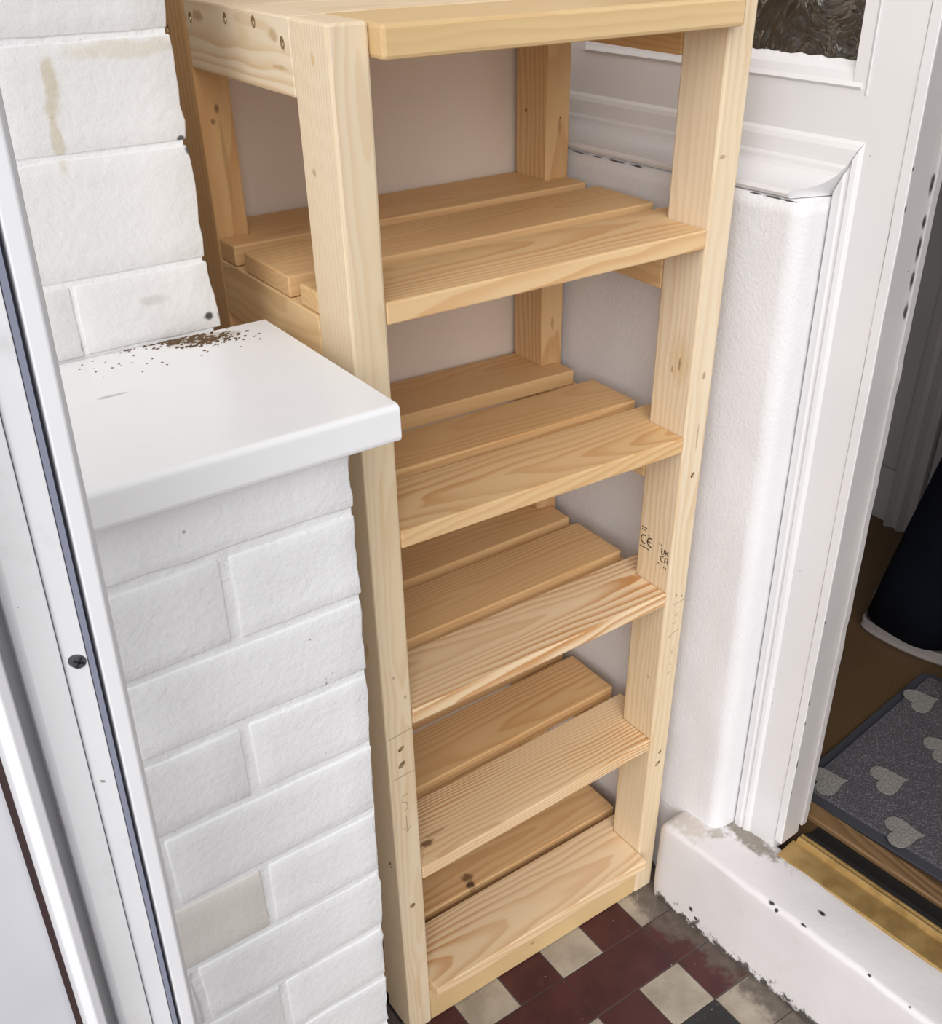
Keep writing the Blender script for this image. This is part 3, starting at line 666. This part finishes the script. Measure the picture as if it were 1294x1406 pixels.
def screw(c, nrm, parent, ra=0.0042, rb=0.0055, rot=0.0, off2=(0, 0, -0.0015)):
    h = disc('screw_hole', c, nrm, ra, rb, m_hole, parent, 0.0, rot)
    disc('screw', Vector(c)+Vector(off2), nrm, ra*0.62, rb*0.5, m_zinc, parent, 0.0004, rot, 0.0008)
for y, z, r_ in ((0.281, 1.340, 0.0), (0.197, 1.3455, 0.0), (0.136, 1.3475, 0.0), (0.0825, 1.336, 0.3)):
    screw((0.0003, y, z), '-x', r_tl, 0.0040, 0.0052, r_)
screw((0.0, 0.345, 1.325), '-x', p_bl, 0.003, 0.005)
screw((0.019, 0, 0.286), '-y', p_fl, 0.0045, 0.0042, 0.7, (0, 0, 0))
disc('wood_plug', (0.0175, 0, 0.300), '-y', 0.0035, 0.0055, plain('pale_plug', (0.74, 0.62, 0.44), 0.6), p_fl, 0.0002, 0.4)
screw((0.019, 0, 0.578), '-y', p_fl, 0.0028, 0.0055, -0.9, (0.001, 0, 0.001)); screw((0.0185, 0, 0.552), '-y', p_fl, 0.0034, 0.0065, -0.7, (-0.001, 0, -0.001))
screw((0.0, 0.018, 0.365), '-x', p_fl, 0.0035, 0.0055, 0)
screw((0.4815, 0, 0.8105), '-y', p_fr, 0.003, 0.0045, -0.6, (0.001, 0, -0.001)); screw((0.4795, 0, 0.297), '-y', p_fr, 0.0028, 0.006, -0.8, (-0.001, 0, -0.001)); screw((0.4815, 0, 0.321), '-y', p_fr, 0.002, 0.004, -0.8)
for q in ((0.4775, 0, 0.621), (0.4885, 0, 0.616)): disc('screw_hole', q, '-y', 0.0012, 0.0018, m_hole, p_fr)
for q in ((0.481, YR, 1.20), (0.478, YR, 1.045), (0.478, YR, 1.01)): disc('screw_hole', q, '-y', 0.0012, 0.0018, m_hole, p_br)
for q in ((W-TX, 0.34, 1.205), (W-TX, 0.335, 1.03)): disc('screw_hole', q, '-x', 0.0022, 0.003, m_hole, p_br)

m_ink = plain('stamp_ink', (0.07, 0.045, 0.03), 0.8)
m_pencil = plain('pencil_grey', (0.33, 0.26, 0.17), 0.8)
def stroke(name, pts, nrm, base, width, mat, parent, closed=False):
    """flat printed line: pts in face coordinates (a right, b up)"""
    bm = bmesh.new(); pts = [Vector((p[0], p[1], 0)) for p in pts]
    L_, R_ = [], []
    for i, p in enumerate(pts):
        d = (pts[min(i+1, len(pts)-1)]-pts[max(i-1, 0)]); d = d.normalized() if d.length else Vector((1, 0, 0))
        n = Vector((-d.y, d.x, 0))*width/2
        L_.append(p+n); R_.append(p-n)
    def m3(p, o):
        if nrm == '-x': return Vector((base[0]-o, base[1]-p.x, base[2]+p.y))
        return Vector((base[0]+p.x, base[1]-o, base[2]+p.y))
    v = [[bm.verts.new(m3(q, 0.00025)) for q in s] for s in (L_, R_)]
    for i in range(len(pts)-1): bm.faces.new((v[0][i], v[0][i+1], v[1][i+1], v[1][i]))
    ex = bmesh.ops.extrude_face_region(bm, geom=bm.faces[:])
    dv_ = Vector((0.0003, 0, 0)) if nrm == '-x' else Vector((0, 0.0003, 0))
    for e_ in ex['geom']:
        if isinstance(e_, bmesh.types.BMVert): e_.co += dv_
    return bm
def join_strokes(name, lst, nrm, base, width, mat, parent):
    if name == 'pencil_mark' and len(lst) > 1:
        for q in lst: join_strokes(name, [q], nrm, base, width, mat, parent)
        return
    bm = bmesh.new()
    for pts in lst: add_bm(bm, stroke('s', pts, nrm, base, width, mat, parent))
    return link(name, bm_mesh(bm, name), mat, parent)
def arc(cx, cy, r, a0, a1, n=14): return [(cx+r*math.cos(math.radians(a0+(a1-a0)*k/n)), cy+r*math.sin(math.radians(a0+(a1-a0)*k/n))) for k in range(n+1)]
FX = W-TX
s = 0.0066
ce = [arc(0, 0, s, 70, 290), arc(0.0128, 0, s, 70, 290), [(0.0128-s, 0), (0.0128+s*0.1, 0)]]
o = join_strokes('stamp', ce, '-x', (FX, 0.0545, 0.694), 0.0019, m_ink, p_fr); tag(o, 'black CE mark stamped on the timber')
def K(x, y, h): return [[(x, y), (x, y+h)], [(x+h*0.62, y+h), (x+0.0006, y+h*0.45)], [(x+h*0.18, y+h*0.58), (x+h*0.66, y)]]
h = 0.0085
uk = [[(0, h), (0, h*0.35)]+arc(h*0.3, h*0.32, h*0.3, 180, 360, 10)+[(h*0.6, h)]]+K(h*0.92, 0, h)
ca = [[(h*0.62, -0.0035)]+[(0.0012, -0.0035), (0, -0.005), (0, -0.0103), (0.0012, -0.0118), (h*0.62, -0.0118)]]+[[(h*0.92, -0.0118), (h*0.92, -0.0052), (h*1.05, -0.0035), (h*1.42, -0.0035), (h*1.55, -0.0052), (h*1.55, -0.0118)], [(h*0.92, -0.0082), (h*1.55, -0.0082)]]
o = join_strokes('stamp', uk+ca, '-x', (FX, 0.0195, 0.688), 0.0014, m_ink, p_fr); tag(o, 'black UKCA mark stamped on the timber')
R = random.Random(5)
def smear(base, w, n, ht):
    lst = []; x = 0
    for k in range(n):
        d = w/n*R.uniform(0.45, 0.9); lst.append([(x, R.uniform(-.0003, .0003)), (x+d, R.uniform(-.0003, .0003))]); x += w/n
    join_strokes('stamp', lst, '-x', base, ht, m_ink, p_fr)
smear((FX, 0.0610, 0.7125), 0.011, 4, 0.0016); smear((FX, 0.0610, 0.7085), 0.009, 3, 0.0018); smear((FX, 0.0470, 0.7035), 0.0035, 1, 0.0022)
smear((FX, 0.0620, 0.6815), 0.020, 7, 0.0016); smear((FX, 0.0250, 0.7010), 0.007, 2, 0.0018); smear((FX, 0.0255, 0.6705), 0.004, 2, 0.002); smear((FX, 0.0130, 0.6685), 0.006, 2, 0.002)
# pencil
join_strokes('pencil_mark', [[(0, 0), (0.036, 0.004)]], '-y', (0.001, 0, 0.600), 0.0009, m_pencil, p_fl)
join_strokes('pencil_mark', [[(0, 0), (0.030, 0.002)]], '-y', (0.006, 0, 0.532), 0.0009, m_pencil, p_fl)
join_strokes('pencil_mark', [[(0, 0), (0.0005, -0.030)], [(-0.0045, -0.020), (0.0005, -0.030), (0.005, -0.021)], [(-0.003, 0.036), (-0.004, 0.027), (0.003, 0.022), (0.003, 0.012), (-0.003, 0.010)], [(-0.003, 0.036), (0.004, 0.038)]], '-y', (0.0195, 0, 0.462), 0.0008, m_pencil, p_fl)
join_strokes('pencil_mark', [[(0, 0), (0.020, 0.002)], [(0.006, -0.018), (0.008, -0.024), (0.011, -0.016)], [(0.005, -0.035), (0.011, -0.032)], [(0.002, -0.052), (0.016, -0.049)], [(0.006, -0.082), (0.009, -0.092), (0.011, -0.080)], [(0.007, -0.105), (0.010, -0.112)], [(0.008, -0.122), (0.006, -0.13)]], '-y', (0.4735, 0, 0.606), 0.0008, m_pencil, p_fr)

# ------------------------------------------------------------------ door mat with hearts in the hall
MA = math.atan(0.125)
MU = Vector((math.sin(MA), -math.cos(MA), 0)); MN = Vector((math.cos(MA), math.sin(MA), 0))
MO = Vector((0.7195, -0.085, 0.0))       # near left corner
def MT(n, u, z): return MO + MN*n + MU*u + Vector((0, 0, z))
def mtf(co): return MT(co.x, co.y, co.z)
mat_o = empty('door_mat', MT(0.23, 0.35, 0.168)); tag(mat_o, 'dark grey doormat with pale hearts inside the hall doorway', 'doormat')
m_mb = plain('mat_rubber', (0.045, 0.045, 0.055), 0.6)
m_pile, nt, b = new_mat('mat_pile')
pos = N(nt, 'ShaderNodeNewGeometry').outputs['Position']
f = maprange(nt, noise_(nt, pos, 420.0, 2.0, 0.6), 0.5, 0.72)
nt.links.new(mix(nt, f, (0.062, 0.055, 0.062), (0.21, 0.20, 0.215)), b.inputs['Base Color']); b.inputs['Roughness'].default_value = 0.95
bump(nt, b, noise_(nt, pos, 420.0, 2.0), 0.8, 0.003)
m_heart, nt, b = new_mat('heart_pile')
pos = N(nt, 'ShaderNodeNewGeometry').outputs['Position']
nt.links.new(mix(nt, maprange(nt, noise_(nt, pos, 420.0, 2.0, 0.6), 0.35, 0.7), (0.16, 0.148, 0.135), (0.32, 0.295, 0.265)), b.inputs['Base Color']); b.inputs['Roughness'].default_value = 0.95
bump(nt, b, noise_(nt, pos, 420.0, 2.0), 0.8, 0.003)
def rrect(x0, x1, y0, y1, r, n=6):
    p = []
    for cx_, cy_, a0 in ((x1-r, y1-r, 0), (x0+r, y1-r, 90), (x0+r, y0+r, 180), (x1-r, y0+r, 270)):
        for k in range(n+1):
            a = math.radians(a0+90*k/n); p.append((cx_+r*math.cos(a), cy_+r*math.sin(a)))
    return p
ML, MW = 0.75, 0.47
prism('border', rrect(0, MW, 0, ML, 0.025), 0.169, 0.1735, m_mb, mat_o, fn=mtf, bev=0.0012)
prism('pile', rrect(0.018, MW-0.018, 0.018, ML-0.018, 0.012), 0.1736, 0.1795, m_pile, mat_o, fn=mtf, bev=0.002)
def heart(n, u, ang, s):
    pts = []
    for k in range(36):
        t = 2*math.pi*k/36
        x = 16*math.sin(t)**3/17; y = (13*math.cos(t)-5*math.cos(2*t)-2*math.cos(3*t)-math.cos(4*t)+2)/17
        pts.append((x*s, y*s))
    ca_, sa_ = math.cos(ang), math.sin(ang)
    pts = [(n+x*ca_-y*sa_, u+x*sa_+y*ca_) for x, y in pts]
    link('heart', bm_mesh(prism_bm(pts, 0.1797, 0.1812, fn=mtf, bev=0.0), 'heart'), m_heart, mat_o)
def inv(x, y):
    d = Vector((x, y, 0))-MO; return d.dot(MN), d.dot(MU)
for (x, y), ang in (((0.938, -0.092), 2.2), ((0.868, -0.182), 2.3), ((0.785, -0.272), 2.5), ((0.782, -0.122), 2.3), ((1.095, -0.085), 2.2), ((1.01, -0.19), 2.2), ((0.93, -0.29), 2.4), ((0.84, -0.38), 2.2), ((1.08, -0.30), 2.3), ((1.0, -0.40), 2.2), ((0.92, -0.50), 2.3), ((1.10, -0.50), 2.2), ((0.86, -0.62), 2.3), ((1.03, -0.62), 2.3), ((0.82, -0.74), 2.3), ((1.12, -0.72), 2.3)):
    n, u = inv(x, y)
    if 0.04 < n < MW-0.045 and 0.04 < u < ML-0.045: heart(n, u, ang, 0.036)

# ------------------------------------------------------------------ person standing in the hall (only a trouser leg and shoes in view)
FZ = 0.169
m_skin = plain('skin', (0.50, 0.32, 0.24), 0.5)
m_trs = paint('navy_cloth', (0.004, 0.005, 0.009), 0.95, 200, 0.3, 0.002, 0.1)
m_trs.node_tree.nodes['Principled BSDF'].inputs['Specular IOR Level'].default_value = 0.08
m_top = paint('dark_jumper', (0.03, 0.03, 0.04), 0.9, 200, 0.3)
m_shoe = plain('shoe_canvas', (0.13, 0.105, 0.10), 0.8)
m_sole = paint('shoe_rubber', (0.30, 0.265, 0.25), 0.6, 60, 0.1)
fa = Vector((1.235, 0.048, 0)); na = Vector((1.165, -0.245, 0))         # far and near ankle on the floor
hipc = Vector((1.21, -0.09, FZ+0.88))
verts, edges, rad = [], [], []
def sk(p, r, par=None):
    verts.append(Vector(p)); rad.append(r)
    if par is not None: edges.append((par, len(verts)-1))
    return len(verts)-1
pel = sk(hipc, (0.12, 0.10))
sp1 = sk(hipc+Vector((0, 0, 0.16)), (0.11, 0.09), pel); sp2 = sk(hipc+Vector((0, -0.01, 0.38)), (0.14, 0.09), sp1)
nk = sk(hipc+Vector((0, -0.01, 0.50)), (0.05, 0.05), sp2); hd0 = sk(hipc+Vector((0, -0.025, 0.57)), (0.06, 0.07), nk)
hd1 = sk(hipc+Vector((0, -0.03, 0.64)), (0.075, 0.09), hd0); hd2 = sk(hipc+Vector((0, -0.02, 0.71)), (0.065, 0.08), hd1)
ns = sk(hipc+Vector((0, -0.125, 0.62)), (0.012, 0.014), hd1)
for sx_, ank in ((1, fa), (-1, na)):
    hp = sk(hipc+Vector((0.085*sx_, 0, -0.04)), (0.085, 0.085), pel)
    kne = sk((hipc.x+0.07*sx_*0.6+(ank.x-hipc.x)*0.4, (hipc.y+ank.y)/2-0.03, FZ+0.47), (0.055, 0.055), hp)
    fl_ = FZ if sx_ == 1 else FZ+0.014
    an = sk((ank.x, ank.y, fl_+0.085), (0.035, 0.035), kne)
    hl = sk((ank.x, ank.y+0.01, fl_+0.045), (0.03, 0.03), an)
    toe = sk((ank.x+0.03, ank.y-0.15, fl_+0.038), (0.03, 0.022), hl)
    sh = sk(hipc+Vector((0.17*sx_, 0, 0.42)), (0.05, 0.05), sp2)
    el = sk(hipc+Vector((0.22*sx_, 0.02, 0.14)), (0.038, 0.038), sh)
    wr_ = sk(hipc+Vector((0.21*sx_, -0.06, -0.08)), (0.026, 0.026), el)
    pm = sk(hipc+Vector((0.20*sx_, -0.075, -0.15)), (0.030, 0.020), wr_)
    for q in range(4):
        f1 = sk(hipc+Vector((0.20*sx_, -0.045-0.02*q, -0.20-0.004*(q in (1, 2)))), (0.009, 0.009), pm)
        sk(hipc+Vector((0.19*sx_, -0.048-0.02*q, -0.235-0.008*(q in (1, 2)))), (0.008, 0.008), f1)
    t1 = sk(hipc+Vector((0.195*sx_, -0.110, -0.145)), (0.010, 0.010), wr_); sk(hipc+Vector((0.185*sx_, -0.125, -0.18)), (0.009, 0.009), t1)
me = bpy.data.meshes.new('person'); me.from_pydata([v-Vector((hipc.x, hipc.y, FZ)) for v in verts], edges, [])
person = bpy.data.objects.new('person', me); COL.objects.link(person); person.location = (hipc.x, hipc.y, FZ)
mo = person.modifiers.new('skin', 'SKIN'); mo.use_smooth_shade = True
for i, r_ in enumerate(rad):
    me.skin_vertices[0].data[i].radius = r_; me.skin_vertices[0].data[i].use_root = (i == 0)
ms = person.modifiers.new('sub', 'SUBSURF'); ms.levels = 1; ms.render_levels = 1
me.materials.append(m_skin)
tag(person, 'person in dark wide trousers and pale shoes standing in the hall', 'person')
def loft(name, rings, mat, parent, n=28, cap=True, fold=0.0, smooth=True):
    bm = bmesh.new(); rs = []
    for (c_, rx, ry) in rings:
        row = []
        for k in range(n):
            a = 2*math.pi*k/n; w_ = 1+fold*math.sin(a*5+c_[2]*9)
            row.append(bm.verts.new((c_[0]+rx*w_*math.cos(a), c_[1]+ry*w_*math.sin(a), c_[2])))
        rs.append(row)
    for i in range(len(rs)-1):
        for k in range(n): bm.faces.new((rs[i][k], rs[i][(k+1) % n], rs[i+1][(k+1) % n], rs[i+1][k]))
    if cap: bm.faces.new(rs[0][::-1]); bm.faces.new(rs[-1])
    return bm
bm = bmesh.new()
for sx_, ank in ((1, fa), (-1, na)):
    top_ = hipc+Vector((0.07*sx_, 0, 0))
    rings = []
    for k in range(9):
        t = k/8; z = FZ+0.050+(hipc.z-FZ-0.050)*t
        c_ = Vector((ank.x, ank.y, 0)).lerp(Vector((top_.x, top_.y, 0)), t)
        rings.append(((c_.x, c_.y, z), 0.066+0.024*t, 0.100-0.006*math.sin(t*math.pi)))
    add_bm(bm, loft('leg', rings, None, None, fold=0.035))
add_bm(bm, loft('hip', [((hipc.x, hipc.y, hipc.z-0.10), 0.165, 0.12), ((hipc.x, hipc.y, hipc.z), 0.175, 0.125), ((hipc.x, hipc.y, hipc.z+0.13), 0.14, 0.105)], None, None))
link('trousers', bm_mesh(bm, 'trousers'), m_trs, person, smooth=True)
bm = bmesh.new()
add_bm(bm, loft('t', [((hipc.x, hipc.y, hipc.z+z), rx, ry) for z, rx, ry in ((0.06, 0.165, 0.125), (0.18, 0.15, 0.115), (0.33, 0.18, 0.125), (0.43, 0.17, 0.105), (0.475, 0.09, 0.075))], None, None))
for sx_ in (1, -1):
    add_bm(bm, loft('s', [((hipc.x+0.205*sx_, hipc.y-0.045, hipc.z-0.06), 0.042, 0.045), ((hipc.x+0.225*sx_, hipc.y+0.02, hipc.z+0.14), 0.055, 0.055), ((hipc.x+0.185*sx_, hipc.y, hipc.z+0.36), 0.065, 0.07), ((hipc.x+0.14*sx_, hipc.y, hipc.z+0.45), 0.05, 0.06)], None, None))
link('jumper', bm_mesh(bm, 'jumper'), m_top, person, smooth=True)
bm = bmesh.new()
bmesh.ops.create_uvsphere(bm, u_segments=24, v_segments=14, radius=1, matrix=Matrix.Translation(hipc+Vector((0, 0.012, 0.675))) @ Matrix.Diagonal((0.085, 0.10, 0.105, 1)))
for v in bm.verts:
    if v.co.y < hipc.y-0.05 and v.co.z < hipc.z+0.70: v.co.y = hipc.y-0.045
link('hair', bm_mesh(bm, 'hair'), plain('hair_brown', (0.05, 0.03, 0.02), 0.6), person, smooth=True)
for sx_ in (1, -1):
    bm = bmesh.new(); bmesh.ops.create_uvsphere(bm, u_segments=10, v_segments=8, radius=0.011, matrix=Matrix.Translation(hipc+Vector((0.03*sx_, -0.105, 0.645))))
    link('eye', bm_mesh(bm, 'eye'), plain('eye_dark', (0.03, 0.02, 0.02), 0.2), person, smooth=True)
def shoe(heel, toe, wd, fz):
    d = (Vector(toe)-Vector(heel)); Ln = d.length; d.normalize(); s_ = Vector((d.y, -d.x, 0))
    outline = []
    for k in range(40):
        a = 2*math.pi*k/40; x = (1-math.cos(a))/2; y = math.sin(a)
        wv = (0.80+0.25*math.sin(min(1, x*1.15)*math.pi*0.9-0.35))
        outline.append((x*Ln, (1 if y >= 0 else -1)*abs(y)**0.62*wd/2*wv))
    def mp(x, y, z): return Vector(heel)+d*x+s_*y+Vector((0, 0, z))
    bm = bmesh.new(); rows = []
    for z, sc in ((0, 0.965), (0.004, 1.0), (0.012, 0.99), (0.022, 1.0), (0.027, 0.985)):
        rows.append([bm.verts.new(mp(Ln/2+(x-Ln/2)*sc, y*sc, fz+z)) for x, y in outline])
    for i in range(4):
        for k in range(40): bm.faces.new((rows[i][k], rows[i][(k+1) % 40], rows[i+1][(k+1) % 40], rows[i+1][k]))
    bm.faces.new(rows[0][::-1]); bm.faces.new(rows[-1])
    s0 = link('sole', bm_mesh(bm, 'sole'), m_sole, None, smooth=False)
    bm = bmesh.new(); rows = []
    for z, x0, x1, sc in ((0.0275, 0.0, 1.0, 0.95), (0.045, 0.01, 0.97, 0.90), (0.060, 0.015, 0.80, 0.80), (0.080, 0.02, 0.52, 0.68), (0.095, 0.03, 0.42, 0.62)):
        rows.append([bm.verts.new(mp((x0+(x1-x0)*(x/Ln))*Ln*0.96+0.005, y*sc, fz+z)) for x, y in outline])
    for i in range(4):
        for k in range(40): bm.faces.new((rows[i][k], rows[i][(k+1) % 40], rows[i+1][(k+1) % 40], rows[i+1][k]))
    bm.faces.new(rows[0][::-1]); bm.faces.new(rows[-1])
    o_ = link('shoe', bm_mesh(bm, 'shoe'), m_shoe, person, smooth=True)
    w_ = Vector(s0.location); s0.parent = o_; s0.location = w_-wloc(o_)
shoe((1.222, 0.152, 0), (1.305, -0.115, 0), 0.098, FZ)
shoe((1.118, -0.128, 0), (1.150, -0.395, 0), 0.098, 0.1815)
